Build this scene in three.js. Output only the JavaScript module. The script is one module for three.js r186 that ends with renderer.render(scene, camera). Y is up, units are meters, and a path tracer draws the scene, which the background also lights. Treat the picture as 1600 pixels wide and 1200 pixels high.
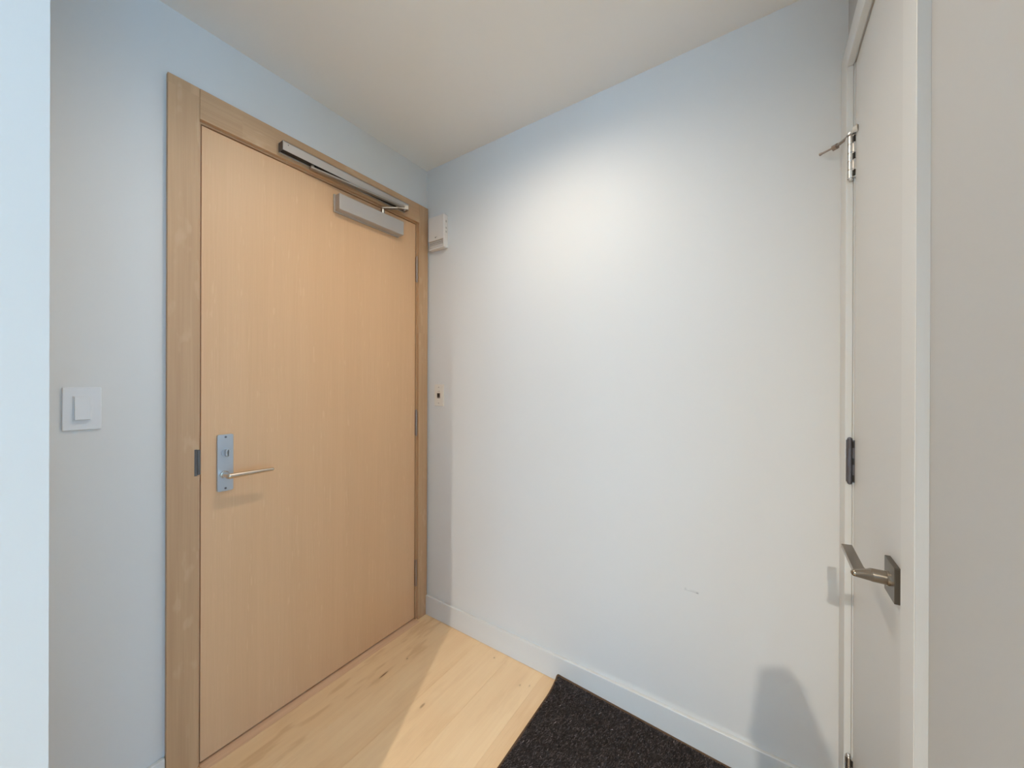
import * as THREE from 'three';
import { RoundedBoxGeometry } from 'three/addons/geometries/RoundedBoxGeometry.js';
import { mergeGeometries } from 'three/addons/utils/BufferGeometryUtils.js';

// ---------------------------------------------------------------- camera, sky, lamps, exposure
// x runs along the end wall away from the entry door, z along the entry door's wall towards the hall, y up; the corner beside the door is the origin
const scene = new THREE.Scene();
const camera = new THREE.PerspectiveCamera(92.605, 4 / 3, 0.03, 60);
camera.rotation.order = 'YXZ';
camera.rotation.set(THREE.MathUtils.degToRad(-0.0541), THREE.MathUtils.degToRad(34.0712), THREE.MathUtils.degToRad(0.2015));
camera.position.set(1.5334, 1.2692, 1.4196);
scene.add(camera);
scene.background = new THREE.Color().setRGB(0.285, 0.615, 1.0);      // clear blue daylight
scene.backgroundIntensity = 10.4;
const LAMPS = [
  { at: [0.86, 0.63], color: [1.0, 0.872, 0.71], power: 2.4, label: 'round white recessed ceiling downlight in the entry nook' },
  { at: [1.585, 3.0], color: [1.0, 0.915, 0.785], power: 20.2, label: 'round white recessed ceiling downlight in the hall behind the viewer' },
];
const renderer = new THREE.WebGLRenderer({ antialias: true });
renderer.toneMapping = THREE.LinearToneMapping;
renderer.toneMappingExposure = 1.0;
renderer.shadowMap.enabled = true;

// ---------------------------------------------------------------- helpers
const H = 2.4435;
let seed = 7;
const rnd = () => { seed = (seed * 1664525 + 1013904223) % 4294967296; return seed / 4294967296; };
const hash = (x, y, s) => { let h = Math.imul(x, 374761393) ^ Math.imul(y, 668265263) ^ Math.imul(s, 982451653); h = Math.imul(h ^ (h >>> 13), 1274126177); return ((h ^ (h >>> 16)) >>> 0) / 4294967296; };
function noise(x, y, s = 1) {
  const xi = Math.floor(x), yi = Math.floor(y), fx = x - xi, fy = y - yi, u = fx * fx * (3 - 2 * fx), v = fy * fy * (3 - 2 * fy);
  const a = hash(xi, yi, s), b = hash(xi + 1, yi, s), c = hash(xi, yi + 1, s), d = hash(xi + 1, yi + 1, s);
  return a + (b - a) * u + (c - a) * v + (a - b - c + d) * u * v;
}
const fbm = (x, y, s, n = 4) => { let t = 0, a = 0.5; for (let i = 0; i < n; i++) { t += a * noise(x, y, s + i); x *= 2.03; y *= 2.03; a *= 0.5; } return t / (1 - Math.pow(0.5, n)); };
const smooth = (a, b, x) => { const t = Math.min(1, Math.max(0, (x - a) / (b - a))); return t * t * (3 - 2 * t); };

function texture(w, h, fn, srgb = true) {          // fn(u, v) -> [r, g, b] 0..1; v runs up
  const data = new Uint8Array(w * h * 4);
  for (let j = 0; j < h; j++) for (let i = 0; i < w; i++) {
    const c = fn((i + 0.5) / w, (j + 0.5) / h), k = (j * w + i) * 4;
    for (let n = 0; n < 3; n++) data[k + n] = Math.max(0, Math.min(255, c[n] * 255));
    data[k + 3] = 255;
  }
  const t = new THREE.DataTexture(data, w, h, THREE.RGBAFormat);
  t.wrapS = t.wrapT = THREE.RepeatWrapping; t.magFilter = THREE.LinearFilter; t.minFilter = THREE.LinearMipmapLinearFilter; t.generateMipmaps = true;
  if (srgb) t.colorSpace = THREE.SRGBColorSpace;
  t.needsUpdate = true;
  return t;
}

// uv in metres divided by the tile size, from the face's main direction; along = the axis (0 x, 1 y, 2 z) that the grain follows
function metreUV(g, tile = [1, 1], along = 1, off = [0, 0]) {
  if (g.index) g = g.toNonIndexed();
  const p = g.attributes.position, n = g.attributes.normal, uv = new Float32Array(p.count * 2), v = new THREE.Vector3();
  for (let t = 0; t < p.count; t += 3) {
    v.set(0, 0, 0);
    for (let k = 0; k < 3; k++) v.add(new THREE.Vector3().fromBufferAttribute(n, t + k));
    const a = [Math.abs(v.x), Math.abs(v.y), Math.abs(v.z)], main = a.indexOf(Math.max(...a));
    let vAxis = along, uAxis;
    if (main === along) { vAxis = (along + 1) % 3; uAxis = (along + 2) % 3; } else uAxis = 3 - main - along;
    for (let k = 0; k < 3; k++) { uv[(t + k) * 2] = p.getComponent(t + k, uAxis) / tile[0] + off[0]; uv[(t + k) * 2 + 1] = p.getComponent(t + k, vAxis) / tile[1] + off[1]; }
  }
  g.setAttribute('uv', new THREE.BufferAttribute(uv, 2));
  return g;
}
const box = (x0, x1, y0, y1, z0, z1) => new THREE.BoxGeometry(x1 - x0, y1 - y0, z1 - z0).translate((x0 + x1) / 2, (y0 + y1) / 2, (z0 + z1) / 2);
const rbox = (x0, x1, y0, y1, z0, z1, r = 0.002, s = 2) => new RoundedBoxGeometry(x1 - x0, y1 - y0, z1 - z0, s, r).translate((x0 + x1) / 2, (y0 + y1) / 2, (z0 + z1) / 2);
function rod(a, b, r0, r1 = r0, seg = 24) {        // tapered round bar between two points
  const A = new THREE.Vector3(...a), B = new THREE.Vector3(...b), d = B.clone().sub(A), g = new THREE.CylinderGeometry(r1, r0, d.length(), seg);
  return g.applyQuaternion(new THREE.Quaternion().setFromUnitVectors(new THREE.Vector3(0, 1, 0), d.clone().normalize())).translate(...A.add(B).multiplyScalar(0.5).toArray());
}
function bar(a, b, w, h, r = 0.001) {              // flat bar between two points: w horizontal, h vertical
  const A = new THREE.Vector3(...a), B = new THREE.Vector3(...b), d = B.clone().sub(A), g = new RoundedBoxGeometry(w, h, d.length(), 2, r);
  const m = new THREE.Matrix4().lookAt(B, A, new THREE.Vector3(0, 1, 0));
  return g.applyMatrix4(m).translate(...A.add(B).multiplyScalar(0.5).toArray());
}
const ball = (at, r) => new THREE.SphereGeometry(r, 20, 14).translate(...at);
function plate(w, h, d, r, bevel = 0.001) {        // rounded plate in the xy plane, its back at z = 0, its front at z = d
  const s = new THREE.Shape(), x = w / 2 - bevel, y = h / 2 - bevel;
  s.moveTo(-x + r, -y); s.lineTo(x - r, -y); s.absarc(x - r, -y + r, r, -Math.PI / 2, 0); s.lineTo(x, y - r); s.absarc(x - r, y - r, r, 0, Math.PI / 2);
  s.lineTo(-x + r, y); s.absarc(-x + r, y - r, r, Math.PI / 2, Math.PI); s.lineTo(-x, -y + r); s.absarc(-x + r, -y + r, r, Math.PI, Math.PI * 1.5);
  return new THREE.ExtrudeGeometry(s, { depth: d - bevel, bevelEnabled: true, bevelThickness: bevel, bevelSize: bevel, bevelSegments: 3, curveSegments: 8 }).translate(0, 0, 0);
}
const faceX = (g, x, y, z) => g.rotateY(Math.PI / 2).translate(x, y, z);       // looks towards +x
const faceMinusX = (g, x, y, z) => g.rotateY(-Math.PI / 2).translate(x, y, z);
const joined = (list) => mergeGeometries(list.map((g) => { g = g.index ? g.toNonIndexed() : g; for (const k of Object.keys(g.attributes)) if (!['position', 'normal', 'uv'].includes(k)) g.deleteAttribute(k); return g; }));
const used = {};
const numbered = (n) => { const k = used[n] = (used[n] ?? -1) + 1; return k ? n + '_' + String(k).padStart(3, '0') : n; };
function group(name, data, at = [0, 0, 0]) {
  const o = new THREE.Group(); o.name = numbered(name); o.position.set(...at); o.userData = data; scene.add(o);
  return o;
}
// geometry is given in world coordinates; the parent's place is taken off
function mesh(name, g, m, parent = scene, data) {
  if (Array.isArray(g)) g = joined(g);
  let p = parent; const at = new THREE.Vector3();
  while (p && p !== scene) { at.add(p.position); p = p.parent; }
  g.translate(-at.x, -at.y, -at.z);
  const o = new THREE.Mesh(g, m); o.name = parent === scene ? numbered(name) : name; o.castShadow = o.receiveShadow = true;
  if (data) o.userData = data;
  parent.add(o);
  return o;
}
const STRUCTURE = { kind: 'structure' };

// ---------------------------------------------------------------- materials
const std = (rgb, roughness, metalness = 0, extra = {}) => new THREE.MeshStandardMaterial({ color: new THREE.Color().setRGB(...rgb), roughness, metalness, ...extra });
const roller = texture(256, 256, (u, v) => { const n = fbm(u * 64, v * 64, 3, 2); return [n, n, n]; }, false);
const PAINT = [0.735, 0.735, 0.72];
const M = {
  wall: std(PAINT, 0.62, 0, { bumpMap: roller, bumpScale: 0.00012 }),
  shadedWall: std([0.56, 0.56, 0.55], 0.62, 0, { bumpMap: roller, bumpScale: 0.00012 }),   // same paint as wall, darkened to stand in for dimmer light
  ceiling: std([0.83, 0.815, 0.785], 0.9),
  trim: std([0.73, 0.735, 0.72], 0.38),
  closetDoor: std([0.70, 0.70, 0.685], 0.42),
  subfloor: std([0.06, 0.045, 0.03], 0.9),
  aluminium: std([0.50, 0.47, 0.445], 0.45, 0.35),
  turn: std([0.50, 0.53, 0.56], 0.5, 0.6),
  strike: std([0.12, 0.115, 0.11], 0.5, 0.2),
  sideButton: std([0.50, 0.47, 0.43], 0.5),
  darkSlot: std([0.02, 0.018, 0.016], 0.7),
  satinChrome: std([0.50, 0.53, 0.565], 0.48, 0.75),
  nickel: std([0.66, 0.60, 0.53], 0.27, 1),
  darkNickel: std([0.33, 0.285, 0.235], 0.25, 1),
  bronze: std([0.15, 0.135, 0.115], 0.33, 0.9),
  arm: std([0.34, 0.315, 0.29], 0.4, 0.6),
  groove: std([0.26, 0.22, 0.19], 0.7),
  chrome: std([0.62, 0.61, 0.60], 0.28, 1),
  steel: std([0.36, 0.31, 0.28], 0.34, 0.9),
  gunmetal: std([0.16, 0.16, 0.18], 0.4, 0.8),
  plastic: std([0.76, 0.765, 0.77], 0.35),
  ivory: std([0.78, 0.735, 0.66], 0.4),
  boxPlastic: std([0.76, 0.715, 0.665], 0.45),
  rubber: std([0.75, 0.74, 0.70], 0.7),
  black: std([0.018, 0.018, 0.02], 0.5),
  binding: std([0.115, 0.065, 0.035], 0.85),
};
// the end wall: plain paint with the one small scuff at its place
const SC = [1.336, 0.543];
M.scuffed = std([1, 1, 1], 0.62, 0, {
  map: texture(900, 1225, (u, v) => {
    const x = u * 1.8 - SC[0], y = v * 2.45 - SC[1];
    let d = 0;
    d += 0.10 * smooth(0.0022, 0, Math.abs(y + 0.0005)) * smooth(0.026, 0.018, Math.abs(x)) * (0.5 + 0.5 * smooth(-0.02, 0.02, x));
    d += 0.13 * smooth(0.0055, 0.001, Math.hypot(x - 0.019, (y + 0.001) * 1.6));
    d += 0.05 * smooth(0.006, 0, Math.hypot(x + 0.019, y - 0.0035)) + 0.04 * smooth(0.002, 0, Math.abs(y - 0.004)) * smooth(0.018, 0.01, Math.abs(x - 0.01));
    const k = 1 - 1.5 * d, c = (l) => 1.055 * Math.pow(l, 1 / 2.4) - 0.055;
    return PAINT.map((l) => c(l) * k);
  }),
});
// veneer: fine upright flecks over slow bands of tone
const mix = (a, b, t) => a.map((x, i) => x + (b[i] - x) * t);
M.veneer = std([1, 1, 1], 0.46, 0, {
  map: texture(1024, 1060, (u, v) => {
    const x = u * 0.92, y = v * 2.12;
    const band = fbm(x * 26, y * 0.7, 11, 3), fine = noise(x * 520, y * 9, 21), fleck = noise(x * 300 + 40, y * 22, 31), ray = smooth(0.78, 0.95, fleck) * smooth(0.4, 0.7, noise(x * 60, y * 3, 5));
    const t = 0.5 + (band - 0.5) * 0.30 + (fine - 0.5) * 0.2;
    return mix(mix([0.915, 0.755, 0.595], [0.85, 0.68, 0.515], t), [0.94, 0.80, 0.65], ray * 0.35);
  }),
});
M.casing = std([1, 1, 1], 0.44, 0, {
  map: texture(512, 1100, (u, v) => {
    const x = u * 0.5, y = v * 2.2;
    const band = fbm(x * 34, y * 1.1, 43, 4), fine = noise(x * 520, y * 8, 51), blot = smooth(0.62, 0.8, fbm(x * 40, y * 14, 61, 3));
    const t = 0.5 + (band - 0.5) * 0.9 + (fine - 0.5) * 0.2;
    return mix(mix([0.83, 0.685, 0.535], [0.72, 0.575, 0.435], t), [0.88, 0.76, 0.63], blot * 0.25);
  }),
});
// floor boards: each board its own tone, long grain, and the few knots where the photograph has them
const BW = 0.18, X0 = 0.035, KNOTS = [[0.180, 0.408, 0.004, 0.026, 0.8], [0.436, 0.419, 0.006, 0.016, 0.34], [0.518, 0.057, 0.0035, 0.004, 0.4], [0.19, 0.288, 0.004, 0.006, 0.35], [0.70, 0.12, 0.004, 0.006, 0.22], [0.735, 0.10, 0.003, 0.006, 0.2]];
M.board = std([1, 1, 1], 0.4, 0, {
  map: texture(1440, 1600, (u, v) => {
    const x = u * 1.8, z = v * 2.0, n = Math.floor((x - X0) / BW), tone = hash(n, 3, 9), ox = n * 7.3;
    const warp = fbm(x * 7 + ox, z * 1.3, 71, 3), ring = 0.5 + 0.5 * Math.sin((x * 42 + warp * 9) * Math.PI), fine = fbm(x * 330, z * 6, 81, 2), slow = fbm(x * 12 + ox, z * 2.2, 91, 3);
    const flame = smooth(0.5, 0.78, fbm(x * 38 + ox, z * 9, 95, 3)) * (n <= 0 ? 0.65 : 0.18);
    const t = 0.38 + (tone - 0.5) * 0.16 + (ring - 0.5) * 0.08 + (fine - 0.5) * 0.24 + (slow - 0.5) * 0.6;
    let c = mix(mix([0.985, 0.87, 0.705], [0.91, 0.755, 0.575], t), [0.82, 0.655, 0.47], flame * 0.62);
    for (const [kx, kz, rx, rz, k] of KNOTS) { const d = Math.hypot((x - kx - (z - kz) * 0.05) / rx, (z - kz) / rz); c = mix(c, [0.33, 0.20, 0.11], k * smooth(1.15, 0.35, d)); c = mix(c, [0.70, 0.52, 0.34], 0.25 * k * smooth(3.2, 0.8, d)); }
    return c;
  }),
});
M.threshold = std([1, 1, 1], 0.45, 0, { map: texture(128, 1024, (u, v) => { const t = 0.5 + (fbm(u * 22, v * 5, 101, 3) - 0.5) * 0.8; return mix([0.945, 0.80, 0.665], [0.875, 0.715, 0.58], t); }) });
M.carpet = std([1, 1, 1], 0.95, 0, {
  map: texture(1000, 800, (u, v) => {
    const x = u * 0.8, z = v * 0.64, a = x * 0.8 + z * 0.6, b = -x * 0.6 + z * 0.8;
    const n = noise(a * 260, b * 620, 111) * 0.6 + noise(x * 900, z * 900, 121) * 0.4, speck = smooth(0.86, 0.97, noise(a * 190, b * 420, 131)), white = smooth(0.972, 0.99, noise(x * 170, z * 170, 141));
    let c = mix([0.17, 0.15, 0.15], [0.36, 0.32, 0.315], smooth(0.25, 0.85, n));
    c = mix(c, [0.46, 0.42, 0.41], speck * 0.6);
    return mix(c, [0.8, 0.78, 0.75], white * 0.8);
  }),
});

// ---------------------------------------------------------------- the shell
const CX = 1.7412, HX = 0.828, HZ = 1.366, FAR = 5.5;        // right wall, hall corner, far walls
const floor = group('floor', STRUCTURE);
mesh('subfloor', box(-0.16, FAR + 0.14, -0.12, -0.013, -0.14, FAR + 0.14), M.subfloor, floor);
mesh('threshold_strip', metreUV(box(-0.05, X0 - 0.0005, -0.012, 0.0006, 0.0756, 0.992), [0.13, 1], 2), M.threshold, floor);
for (let n = -1, x = X0 - BW; x < FAR; n++, x += BW) {
  let z = 0;
  const first = 1.15 + hash(n, 1, 77) * 0.8;
  for (let len = first; z < FAR; z += len, len = 1.9) {
    const x0 = Math.max(x, n < 0 ? 0.0 : x) , x1 = Math.min(x + BW, FAR), z1 = Math.min(z + len, FAR);
    if (n < 0) continue;
    mesh('plank', metreUV(box(x0 + 0.0002, x1 - 0.0002, -0.013, 0, z + 0.0002, z1 - 0.0002), [1.8, 2.0], 2), M.board, floor);
  }
}
mesh('plank', metreUV(box(0.0004, X0 - 0.0004, -0.013, 0, 0.0004, 0.0752), [1.8, 2.0], 2), M.board, floor);
mesh('plank', metreUV(box(0.0004, X0 - 0.0004, -0.013, 0, 0.9925, FAR), [1.8, 2.0], 2), M.board, floor);

mesh('ceiling', box(-0.16, FAR + 0.14, H, H + 0.15, -0.14, FAR + 0.14), M.ceiling, scene, STRUCTURE);
const W = (g, t = [1, 1]) => metreUV(g, t, 1);
mesh('wall_left', [W(box(-0.14, 0, 0, H, -0.14, 0.055)), W(box(-0.14, 0, 0, H, 1.0126, HZ)), W(box(-0.14, 0, 2.1448, H, 0.055, 1.0126)), W(box(-0.2, -0.14, -0.1, H, -0.14, HZ))], M.wall, scene, STRUCTURE);
mesh('wall_back', W(box(0, CX, 0, H, -0.14, 0), [1.8, 2.45]), M.scuffed, scene, STRUCTURE);
mesh('wall_right', [W(box(CX, 1.866, 0, H, -0.14, 0.0598)), W(box(CX, 1.866, 0, H, 0.5754, 1.05)), W(box(CX, 1.866, 2.1622, H, 0.0598, 0.5754)), W(box(1.866, 1.9, 0, H, -0.14, 0.93))], M.shadedWall, scene, STRUCTURE);
mesh('wall_hall', W(box(-0.14, HX, 0, H, HZ, FAR)), M.shadedWall, scene, STRUCTURE);
mesh('wall_living', W(box(1.866, FAR, 0, H, 0.93, 1.05)), M.shadedWall, scene, STRUCTURE);
// living room window facing the entry; second one added to brighten the end wall
function windowWall(n, side, u0, u1, v0, v1, cut, at) {            // side: which wall; u along it, v up; at(u0, u1, v0, v1, d0, d1) -> box
  const [a, b] = cut, m = 0.06, k = 3;
  mesh('wall_' + side, [W(at(a, b, 0, v0, 0, 0.14)), W(at(a, b, v1, H, 0, 0.14)), W(at(a, u0, v0, v1, 0, 0.14)), W(at(u1, b, v0, v1, 0, 0.14))], M.wall, scene, STRUCTURE);
  const c = new THREE.Vector3(), f = at(u0, u1, v0, v1, 0.03, 0.1); f.computeBoundingBox(); f.boundingBox.getCenter(c); c.y = v0;
  const win = group('window_' + n, STRUCTURE, c.toArray()), step = (u1 - u0 - m) / k, bars = [at(u0, u1, v0, v0 + m, 0.03, 0.1), at(u0, u1, v1 - m, v1, 0.03, 0.1)];
  for (let i = 0; i <= k; i++) bars.push(at(u0 + i * step, u0 + i * step + m, v0 + m, v1 - m, 0.03, 0.1));
  mesh('window_frame', bars, M.trim, win);
  for (let i = 0; i < k; i++) mesh('pane', at(u0 + i * step + m, u0 + (i + 1) * step, v0 + m, v1 - m, 0.06, 0.066), glass, win);
}
const glass = new THREE.MeshPhysicalMaterial({ color: 0xffffff, roughness: 0, transmission: 1, thickness: 0 });
windowWall(1, 'window', 1.15, 2.75, 0.08, 2.32, [0.93, FAR], (u0, u1, v0, v1, d0, d1) => box(FAR + d0, FAR + d1, v0, v1, u0, u1));
windowWall(2, 'front', 1.5, 4.9, 0.75, 2.1, [-0.14, FAR + 0.14], (u0, u1, v0, v1, d0, d1) => box(u0, u1, v0, v1, FAR + d0, FAR + d1));  // unseen window, added as ambient fill for the end wall

// baseboards: eased top edge
function baseboard(name, x0, x1, z0, z1) { mesh(name, rbox(x0, x1, 0.0006, 0.1055, z0, z1, 0.0025, 3), M.trim, scene, STRUCTURE); }
baseboard('baseboard_back', 0.0002, 1.7256, 0.0002, 0.014);
baseboard('baseboard_left', 0.0002, 0.013, 1.079, HZ - 0.0002);
baseboard('baseboard_hall', HX + 0.0002, HX + 0.013, HZ, FAR - 0.0002);
baseboard('baseboard_right', CX - 0.013, CX - 0.0002, 0.6262, 1.05);
baseboard('baseboard_living', 1.8665, FAR - 0.0002, 1.0502, 1.063);

// ---------------------------------------------------------------- entry door in its timber frame
const C = (g, along, off) => metreUV(g, [0.5, 2.2], along, off);
const f1 = group('trim_1', STRUCTURE, [0, 0, 0.534]);
mesh('casing', C(rbox(0.0002, 0.016, 0.0008, 2.2291, 1.0, 1.0777, 0.0012), 1, [0.1, 0]), M.casing, f1);
mesh('casing', C(rbox(0.0002, 0.016, 0.0008, 2.2291, 0.0068, 0.0688, 0.0012), 1, [0.45, 0.3]), M.casing, f1);
mesh('casing', C(rbox(0.0002, 0.016, 2.1306, 2.2291, 0.0694, 0.9994, 0.0012), 2, [0.3, 0.6]), M.casing, f1);
mesh('jamb', C(box(-0.12, 0.0, 0.0008, 2.1446, 0.0552, 0.0748), 1, [0.7, 0]), M.casing, f1);
mesh('jamb', C(box(-0.12, 0.0, 0.0008, 2.1446, 0.9928, 1.0124), 1, [0.8, 0]), M.casing, f1);
mesh('jamb', C(box(-0.12, 0.0, 2.1248, 2.1446, 0.0748, 0.9928), 2, [0.2, 0]), M.casing, f1);
mesh('door_stop_bead', [C(box(-0.12, -0.0502, 0.001, 2.1248, 0.0748, 0.0880), 1), C(box(-0.12, -0.0502, 0.001, 2.1248, 0.9796, 0.9928), 1), C(box(-0.12, -0.0502, 2.1118, 2.1248, 0.088, 0.9796), 2)], M.casing, f1);
mesh('strike_plate', [rbox(0.0158, 0.0172, 0.9650, 1.0515, 1.0036, 1.0112, 0.0006), rbox(0.0135, 0.0192, 0.9680, 1.0500, 0.9952, 1.0038, 0.0024, 3)], M.strike, f1, { label: 'metal strike plate lip' });

const door = group('door_1', { kind: 'structure' }, [0, 0, 0.534]);
mesh('door_leaf', metreUV(rbox(-0.048, -0.003, 0.0075, 2.1216, 0.0782, 0.9896, 0.0012), [0.92, 2.12], 1), M.veneer, door);
// lock case with thumb turn and lever
const lock = mesh('lock_plate', [faceX(plate(0.046, 0.195, 0.0075, 0.004, 0.0012), -0.003, 0.9926, 0.9235)], M.satinChrome, door);
mesh('thumb_turn', [rod([0.004, 1.0275, 0.923], [0.0072, 1.0275, 0.923], 0.0125), faceX(plate(0.0135, 0.0265, 0.015, 0.006, 0.0022), 0.006, 1.0275, 0.9215)], M.turn, lock);
mesh('screw', rod([0.003, 1.0815, 0.9235], [0.0058, 1.0815, 0.9235], 0.0034), M.gunmetal, lock);
mesh('screw', rod([0.003, 0.9050, 0.9235], [0.0058, 0.9050, 0.9235], 0.0034), M.gunmetal, lock);
mesh('lever', [rod([0.004, 0.9530, 0.927], [0.013, 0.953, 0.927], 0.0135, 0.0125), rod([0.012, 0.953, 0.927], [0.05, 0.953, 0.927], 0.0110, 0.0095), ball([0.0515, 0.9535, 0.927], 0.0095), rod([0.0515, 0.9535, 0.927], [0.0555, 0.9535, 0.7985], 0.0092, 0.0066), ball([0.0555, 0.9535, 0.7985], 0.0065)], M.nickel, lock);

function hinge(parent, x, z, y0, y1, r, m, leaf, dark, notched) {           // five knuckles on a pin, and the leaf let into the edge
  const h = (y1 - y0) / 5, k = [];
  for (let i = 0; i < 5; i++) k.push(rod([x, y0 + i * h + 0.0006, z], [x, y0 + (i + 1) * h - 0.0006, z], r, r, 20));
  k.push(rod([x, y0 - 0.0025, z], [x, y1 + 0.0025, z], r * 0.72, r * 0.72, 16), ball([x, y0 - 0.002, z], r * 0.7), ball([x, y1 + 0.002, z], r * 0.7));
  const o = mesh('hinge', k, m, parent);
  mesh('hinge_leaf', leaf(y0, y1), dark, o);
  if (notched) for (const i of [0, 2, 4]) mesh('notch', box(x + r * 0.55, x + r * 0.55 + 0.0035, y0 + (i + 0.12) * h, y0 + (i + 0.88) * h, z + 0.0045, z + 0.0098), M.darkSlot, o);
  return o;
}
for (const [a, b] of [[1.8165, 1.9465], [0.9920, 1.1240], [0.1830, 0.3160]])
  hinge(door, 0.0035, 0.0742, a, b, 0.0058, M.steel, (y0, y1) => box(-0.03, 0.0005, y0, y1, 0.0749, 0.0781), M.gunmetal);

// door closer on the head of the door
const closer = group('door_closer', { label: 'silver overhead door closer with arm and track above the timber entry door', category: 'door closer' }, [0.02, 2.015, 0.36]);
mesh('closer_body', [rbox(-0.0028, 0.0410, 2.0150, 2.0840, 0.1915, 0.5340, 0.0035, 3)], M.aluminium, closer);
mesh('base_plate', rbox(-0.0028, 0.0055, 2.0110, 2.0875, 0.1950, 0.5375, 0.0015), M.aluminium, closer);
mesh('spindle', [rod([0.022, 2.0840, 0.304], [0.022, 2.106, 0.304], 0.0095), rod([0.022, 2.106, 0.304], [0.022, 2.112, 0.304], 0.0065)], M.chrome, closer);
const track = mesh('track', [box(0.0162, 0.0185, 2.1440, 2.1790, 0.1690, 0.7625), rbox(0.0162, 0.050, 2.1755, 2.1790, 0.1690, 0.7625, 0.0008), rbox(0.0475, 0.050, 2.1445, 2.1790, 0.1690, 0.7625, 0.0008), rbox(0.0162, 0.0215, 2.1425, 2.1455, 0.1690, 0.7625, 0.0008)], M.aluminium, closer);
mesh('end_cap', box(0.0164, 0.0485, 2.1440, 2.1785, 0.7622, 0.7634), M.gunmetal, track, { label: 'dark end cap' });
mesh('slot', box(0.0216, 0.0474, 2.1465, 2.1500, 0.1700, 0.7615), M.darkSlot, track);  // black insert darkens the open channel in place of shade
mesh('screw', rod([0.0495, 2.1690, 0.744], [0.0506, 2.1690, 0.744], 0.002), M.gunmetal, track);
mesh('forearm', [bar([0.0325, 2.1350, 0.655], [0.0780, 2.1350, 0.222], 0.018, 0.0090, 0.003), rod([0.034, 2.137, 0.645], [0.034, 2.158, 0.645], 0.0062)], M.arm, closer);
const arm = mesh('main_arm', [bar([0.022, 2.1115, 0.308], [0.0620, 2.1250, 0.246], 0.020, 0.0065)], M.arm, closer);
mesh('elbow', [bar([0.0580, 2.1345, 0.252], [0.0890, 2.1345, 0.203], 0.017, 0.0205, 0.002), rod([0.079, 2.119, 0.218], [0.079, 2.147, 0.218], 0.006)], M.arm, arm);

// ---------------------------------------------------------------- closet door in the right wall
const f2 = group('trim_2', STRUCTURE, [CX, 0, 0.31]);
const FX = 1.7260, DX = 1.7442, TOP = 2.1365;      // casing face, door face, head of the opening
mesh('casing', rbox(FX, CX - 0.0002, 0.0008, 2.202, 0.0006, 0.0770, 0.0015), M.trim, f2);
mesh('casing', rbox(FX, CX - 0.0002, 0.0008, 2.202, 0.5585, 0.6240, 0.0015), M.trim, f2);
mesh('casing_edge_shade', box(FX + 0.0008, CX - 0.0002, 0.0008, 2.2015, 0.6240, 0.6255), M.shadedWall, f2, { label: 'outer casing edge with shade painted in as a darker grey' });  // added strip, its grey stands in for shade on the white casing
mesh('casing', rbox(FX, CX - 0.0002, TOP, 2.202, 0.0772, 0.5583, 0.0015), M.trim, f2);
mesh('jamb', box(CX, 1.864, 0.0008, 2.1620, 0.0600, 0.0812), M.trim, f2);
mesh('jamb', box(CX, 1.864, 0.0008, 2.1620, 0.5550, 0.5752), M.trim, f2);
mesh('jamb', box(CX, 1.864, 2.1405, 2.1620, 0.0812, 0.5550), M.trim, f2);
mesh('door_stop_bead', [box(1.7835, 1.864, 0.001, 2.1405, 0.0812, 0.0930), box(1.7835, 1.864, 0.001, 2.1405, 0.5430, 0.5550), box(1.7835, 1.864, 2.1290, 2.1405, 0.093, 0.5430)], M.trim, f2);
const closet = group('door_2', { kind: 'structure' }, [CX, 0, 0.31]);
mesh('door_leaf', rbox(DX, 1.7800, 0.008, 2.1380, 0.0838, 0.5525, 0.0012), M.closetDoor, closet);
const hx = 1.7352, hz = 0.0822;
[[1.8275, 1.9420, M.chrome], [1.0065, 1.1200, M.gunmetal], [0.148, 0.262, M.chrome]].forEach(([a, b, m]) =>
  hinge(closet, hx, hz, a, b, 0.0076, m, (y0, y1) => [box(1.7395, DX + 0.0002, y0, y1, 0.0838, 0.0915), box(DX, 1.774, y0, y1, 0.0813, 0.0836)], m, true));
const ry = 0.9040, rz = 0.4470;
const handle = mesh('door_handle', [faceMinusX(plate(0.066, 0.066, 0.008, 0.0015, 0.001), DX, ry, rz)], M.bronze, closet);
{
  const s = new THREE.Shape();      // flat grip seen from above, turned towards the hinges
  const pts = [[1.7060, 0.4420], [1.6855, 0.4560], [1.6876, 0.3137], [1.7051, 0.3094], [1.7035, 0.4300]];
  pts.forEach(([x, z], i) => (i ? s.lineTo(x, -z) : s.moveTo(x, -z)));
  const grip = new THREE.ExtrudeGeometry(s, { depth: 0.0055, bevelEnabled: true, bevelThickness: 0.0018, bevelSize: 0.0010, bevelSegments: 3 }).rotateX(-Math.PI / 2).translate(0, ry - 0.0015, 0);
  const neck = rod([1.7150, ry, rz], [1.6868, ry, rz + 0.0085], 0.0121, 0.0066, 32);
  mesh('lever', [rod([1.7375, ry, rz], [1.7135, ry, rz], 0.0124, 0.0122, 32), ball([1.7135, ry, rz], 0.0122), neck, ball([1.6872, ry, rz + 0.0082], 0.0066), grip], M.darkNickel, handle);
  mesh('collar', rod([1.7368, ry, rz], [1.7325, ry, rz], 0.0132, 0.0132, 32), M.nickel, handle);
}
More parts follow.
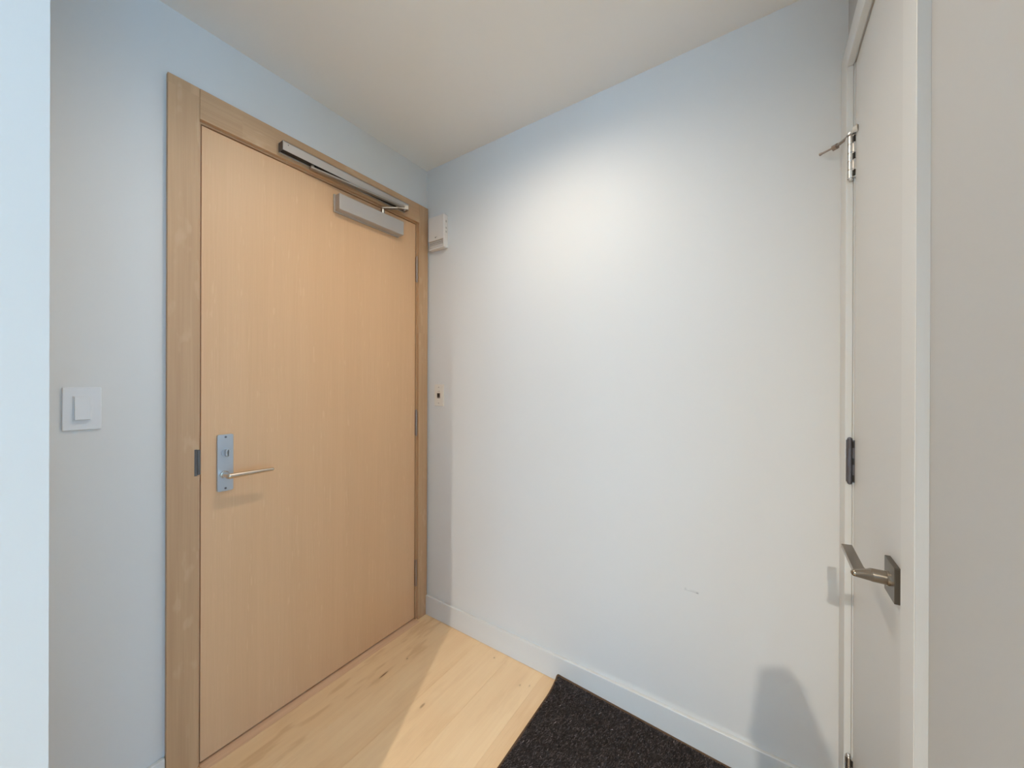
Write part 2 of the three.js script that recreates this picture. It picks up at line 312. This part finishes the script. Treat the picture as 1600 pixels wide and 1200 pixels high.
// hinge-pin stop hooked on the upper hinge
const stop = group('door_stop', { label: 'small metal hinge pin door stop with threaded rod on the upper closet hinge', category: 'door stop' }, [hx, 1.9445, hz]);
mesh('collar', [rod([hx, 1.9448, hz], [hx, 1.9495, hz], 0.0105), rod([hx, 1.9495, hz], [hx, 1.9530, hz], 0.006)], M.chrome, stop);
mesh('arm', [bar([hx - 0.004, 1.9475, hz - 0.007], [1.7140, 1.9475, 0.043], 0.009, 0.004)], M.steel, stop);
mesh('nut', [new THREE.CylinderGeometry(0.0085, 0.0085, 0.011, 6).rotateX(Math.PI / 2).rotateY(0.85).translate(1.7085, 1.9475, 0.036)], M.steel, stop);
mesh('threaded_rod', [rod([1.7140, 1.9475, 0.042], [1.6800, 1.9475, 0.018], 0.0028)], M.steel, stop);
mesh('pad', [rod([1.6810, 1.9475, 0.0187], [1.6765, 1.9475, 0.0155], 0.0036, 0.0042)], M.steel, stop);
mesh('pad', [bar([hx + 0.001, 1.9470, hz + 0.008], [1.7395, 1.9470, 0.110], 0.006, 0.004), rod([1.7350, 1.9435, 0.112], [DX - 0.0004, 1.9435, 0.116], 0.0075, 0.0085)], M.rubber, stop, { label: 'white rubber tip' });

// ---------------------------------------------------------------- fittings on the walls
const sw = group('light_switch', { label: 'white rocker light switch on the grey wall left of the entry door', category: 'light switch' }, [0, 1.139, 1.2475]);
{
  mesh('wall_plate', faceX(plate(0.0705, 0.1165, 0.0058, 0.0008, 0.0022), 0.0003, 1.1972, 1.2475), M.plastic, sw);
  mesh('rocker_frame', [faceX(plate(0.0345, 0.068, 0.0022, 0.001, 0.0006), 0.0052, 1.1972, 1.2475)], M.plastic, sw);
  mesh('rocker', new RoundedBoxGeometry(0.008, 0.0625, 0.0290, 2, 0.0012).rotateZ(0.085).translate(0.0085, 1.1980, 1.2475), M.plastic, sw);
  for (const y of [1.2455, 1.149]) mesh('screw', rod([0.0045, y, 1.2475], [0.0064, y, 1.2475], 0.0028), M.plastic, sw);
}
const jack = group('network_jack', { label: 'small cream wall plate with one dark data socket beside the entry door', category: 'wall plate' }, [0.1026, 1.1475, 0]);
mesh('wall_plate', plate(0.0680, 0.1165, 0.0058, 0.001, 0.0026).translate(0.1028, 1.2057, 0.0003), M.ivory, jack);
mesh('socket', [rbox(0.0895, 0.1125, 1.1895, 1.2175, 0.004, 0.0070, 0.0008)], M.steel, jack);
mesh('socket_opening', [box(0.0920, 0.1100, 1.1960, 1.2155, 0.0062, 0.0073), box(0.0970, 0.1050, 1.1905, 1.1945, 0.0050, 0.0073)], M.darkSlot, jack);
for (const y of [1.2480, 1.1630]) mesh('screw', rod([0.1015, y, 0.004], [0.1015, y, 0.0070], 0.0026), M.steel, jack);
for (const x of [0.0955, 0.1045]) mesh('marking', box(x, x + 0.0045, 1.2250, 1.2290, 0.005, 0.0063), M.steel, jack);

const bell = group('alarm_box', { label: 'small white plastic wall box with ridged base beside the top of the entry door', category: 'alarm box' }, [0.105, 1.985, 0]);
mesh('housing', [rbox(0.0450, 0.1610, 2.0300, 2.1590, 0.0004, 0.0315, 0.0035, 3)], M.boxPlastic, bell);
mesh('base', [rbox(0.0465, 0.1580, 1.9850, 2.0295, 0.0004, 0.0225, 0.003, 2)], M.boxPlastic, bell);
for (const [y, d, h] of [[2.0250, 0.0262, 0.0022], [2.0165, 0.0250, 0.0018], [2.0080, 0.0262, 0.0022], [1.9900, 0.0290, 0.0045]]) mesh('ridge', rbox(0.0462, 0.1595, y - h, y + h, 0.0005, d, 0.0012), M.boxPlastic, bell);
for (const [y, h] of [[2.0292, 0.0016], [2.0208, 0.0014], [2.0122, 0.0014], [1.9965, 0.0016]]) mesh('groove', box(0.0475, 0.1540, y - h, y + h, 0.02, 0.0232), M.groove, bell);
mesh('side_rail', rbox(0.1530, 0.1613, 1.9870, 2.0340, 0.0004, 0.0305, 0.002), M.boxPlastic, bell);
mesh('indicator', rod([0.1, 2.0455, 0.031], [0.1, 2.0455, 0.0328], 0.0030), M.black, bell);
mesh('indicator', rod([0.109, 2.0475, 0.031], [0.109, 2.0475, 0.0324], 0.0020), M.steel, bell);
for (const [y, h] of [[2.1230, 0.006], [2.0885, 0.005], [2.0685, 0.005]]) mesh('side_button', rbox(0.1605, 0.1620, y - h, y + h, 0.0105, 0.0185, 0.0004), M.sideButton, bell);

// ---------------------------------------------------------------- door mat with its corner turned up against the baseboard
const mat = group('door_mat', { label: 'dark charcoal carpet mat with brown bound edge and curled corner by the baseboard', category: 'mat' }, [1.2, 0, 0.35]);
{
  const x0 = 0.826, x1 = 1.63, z0 = 0.0165, z1 = 0.62, T = 0.007;
  const lift = (x, z) => { const near = Math.max(0, (0.115 - z) / 0.10); const along = 0.0255 * Math.pow(Math.max(0, 1 - (x - x0) / 0.62), 1.0); return along * near * near; };
  const top = (x, z) => T + lift(x, z);
  const nx = 60, nz = 60, pos = [], uv = [], idx = [];
  const bx = (i) => x0 + (x1 - x0) * i / nx, bz = (j) => z0 + (z1 - z0) * j / nz;
  for (let j = 0; j <= nz; j++) for (let i = 0; i <= nx; i++) { const x = bx(i), z = bz(j); pos.push(x, top(x, z) + 0.0006 * noise(x * 300, z * 300, 5), z); uv.push(x / 0.8, z / 0.64); }
  for (let j = 0; j <= nz; j++) for (let i = 0; i <= nx; i++) { const x = bx(i), z = bz(j); pos.push(x, lift(x, z) + 0.0008, z); uv.push(x / 0.8, z / 0.64); }
  const n1 = nx + 1, low = n1 * (nz + 1);
  for (let j = 0; j < nz; j++) for (let i = 0; i < nx; i++) {
    const a = j * n1 + i, b = a + 1, c = a + n1, d = c + 1;
    idx.push(a, c, b, b, c, d, low + a, low + b, low + c, low + b, low + d, low + c);
  }
  const g = new THREE.BufferGeometry();
  g.setAttribute('position', new THREE.Float32BufferAttribute(pos, 3)); g.setAttribute('uv', new THREE.Float32BufferAttribute(uv, 2)); g.setIndex(idx); g.computeVertexNormals();
  mesh('carpet', g, M.carpet, mat);
  // short tufts over the part that lies in view
  const tuft = new THREE.ConeGeometry(0.0017, 0.015, 4).translate(0, 0.0045, 0), N = 30000;
  const pile = new THREE.InstancedMesh(tuft, std([1, 1, 1], 0.95), N), mm = new THREE.Matrix4(), q = new THREE.Quaternion(), e = new THREE.Euler(), col = new THREE.Color();
  for (let i = 0; i < N; i++) {
    const x = x0 + 0.004 + rnd() * (x1 - x0 - 0.008), z = z0 + 0.004 + rnd() * (z1 - z0 - 0.016);
    e.set(1.15 + (rnd() - 0.5) * 0.5, (rnd() - 0.5) * 0.8, 0, 'YXZ'); q.setFromEuler(e);
    mm.compose(new THREE.Vector3(x - mat.position.x, top(x, z) + 0.0006, z - mat.position.z), q, new THREE.Vector3(1, 0.8 + rnd() * 0.7, 1));
    const k = rnd(), l = k > 0.997 ? 0.55 : k > 0.80 ? 0.10 + 0.09 * rnd() : k > 0.45 ? 0.03 + 0.04 * rnd() : 0.012 + 0.015 * rnd(); col.setRGB(l, l * 0.83, l * 0.84);
    pile.setMatrixAt(i, mm); pile.setColorAt(i, col);
  }
  pile.name = 'pile'; pile.userData = { kind: 'stuff' }; pile.castShadow = pile.receiveShadow = true;
  mat.add(pile);
  const rim = [], step = 40, add = (fx) => { for (let i = 0; i < step; i++) rim.push(fx(i / step)); };
  const P = (x, z) => new THREE.Vector3(x, lift(x, z) + 0.0052, z);
  add((t) => P(x0 + (x1 - x0) * t, z0)); add((t) => P(x1, z0 + (z1 - z0) * t)); add((t) => P(x1 - (x1 - x0) * t, z1)); add((t) => P(x0, z1 - (z1 - z0) * t));
  mesh('binding', new THREE.TubeGeometry(new THREE.CatmullRomCurve3(rim, true), 600, 0.0045, 8, true), M.binding, mat, { label: 'brown sewn edge binding' });
}

// ---------------------------------------------------------------- ceiling lamps
for (const { at: [x, z], color, power, label } of LAMPS) {
  const d = group('downlight', { label, category: 'ceiling light' }, [x, H, z]);
  const ring = new THREE.LatheGeometry([[0.040, -0.002], [0.043, -0.0055], [0.052, -0.0055], [0.0575, -0.003], [0.058, -0.0003], [0.040, -0.0003]].map((p) => new THREE.Vector2(...p)), 48).translate(x, H, z);
  mesh('trim_ring', ring, M.trim, d);
  const glow = new THREE.MeshStandardMaterial({ color: 0x222222, roughness: 0.6, emissive: new THREE.Color().setRGB(...color), emissiveIntensity: 3 });
  mesh('diffuser', new THREE.CylinderGeometry(0.04, 0.04, 0.0015, 40).translate(x, H - 0.0012, z), glow, d);
  const s = new THREE.SpotLight(new THREE.Color().setRGB(...color), power, 0, 1.5, 1, 2);
  s.position.set(0, -0.022, 0); s.target.position.set(0, -1, 0); s.castShadow = true; s.shadow.radius = 0.8; s.shadow.mapSize.set(2048, 2048);
  d.add(s, s.target);
}

// ---------------------------------------------------------------- the camera that took the picture, on its tripod behind the viewpoint
const cam = new THREE.Group(), yaw = THREE.MathUtils.degToRad(34.0712);
cam.name = 'photo_camera'; cam.userData = { label: 'black photo camera behind the viewpoint, its shadow falling low on the end wall', category: 'camera' };
cam.position.set(1.5334 + Math.sin(yaw) * 0.1, 1.2692, 1.4196 + Math.cos(yaw) * 0.1); cam.rotation.y = yaw; scene.add(cam);
const part = (name, g, m, parent) => { const o = new THREE.Mesh(Array.isArray(g) ? joined(g) : g, m); o.name = name; o.castShadow = o.receiveShadow = true; parent.add(o); return o; };
part('body', [rbox(-0.030, 0.060, -0.05, 0.036, -0.02, 0.03, 0.012, 3), rbox(0.030, 0.064, -0.05, 0.034, -0.035, 0.02, 0.014, 3)], M.black, cam);
part('prism', [rbox(-0.040, 0.034, 0.025, 0.098, -0.022, 0.04, 0.020, 3), rbox(-0.032, 0.020, 0.080, 0.130, -0.02, 0.034, 0.014, 3)], M.black, cam);
part('lens', [rod([0, 0, -0.018], [0, 0, -0.040], 0.030, 0.027, 32)], M.black, cam);
const tri = group('tripod', { label: 'black tripod carrying the photo camera behind the viewpoint', category: 'tripod' }, [cam.position.x, 0, cam.position.z]);
const [tx, tz] = [cam.position.x, cam.position.z];
mesh('head', [rbox(tx - 0.03, tx + 0.03, 1.2045, 1.2190, tz - 0.03, tz + 0.03, 0.003), rod([tx, 1.16, tz], [tx, 1.2045, tz], 0.02, 0.024)], M.black, tri);
mesh('column', rod([tx, 0.72, tz], [tx, 1.16, tz], 0.013), M.gunmetal, tri);
for (let i = 0; i < 3; i++) {
  const a = i * Math.PI * 2 / 3 - 0.55, dx = Math.sin(a), dz = Math.cos(a);
  mesh('leg', [rod([tx + dx * 0.03, 1.05, tz + dz * 0.03], [tx + dx * 0.2, 0.5, tz + dz * 0.2], 0.014, 0.013), rod([tx + dx * 0.2, 0.5, tz + dz * 0.2], [tx + dx * 0.345, 0.012, tz + dz * 0.345], 0.010, 0.009), ball([tx + dx * 0.345, 0.0125, tz + dz * 0.345], 0.012)], M.black, tri);
}

scene.traverse((o) => { if (o.isMesh) { o.castShadow = true; o.receiveShadow = true; } });
renderer.render(scene, camera);
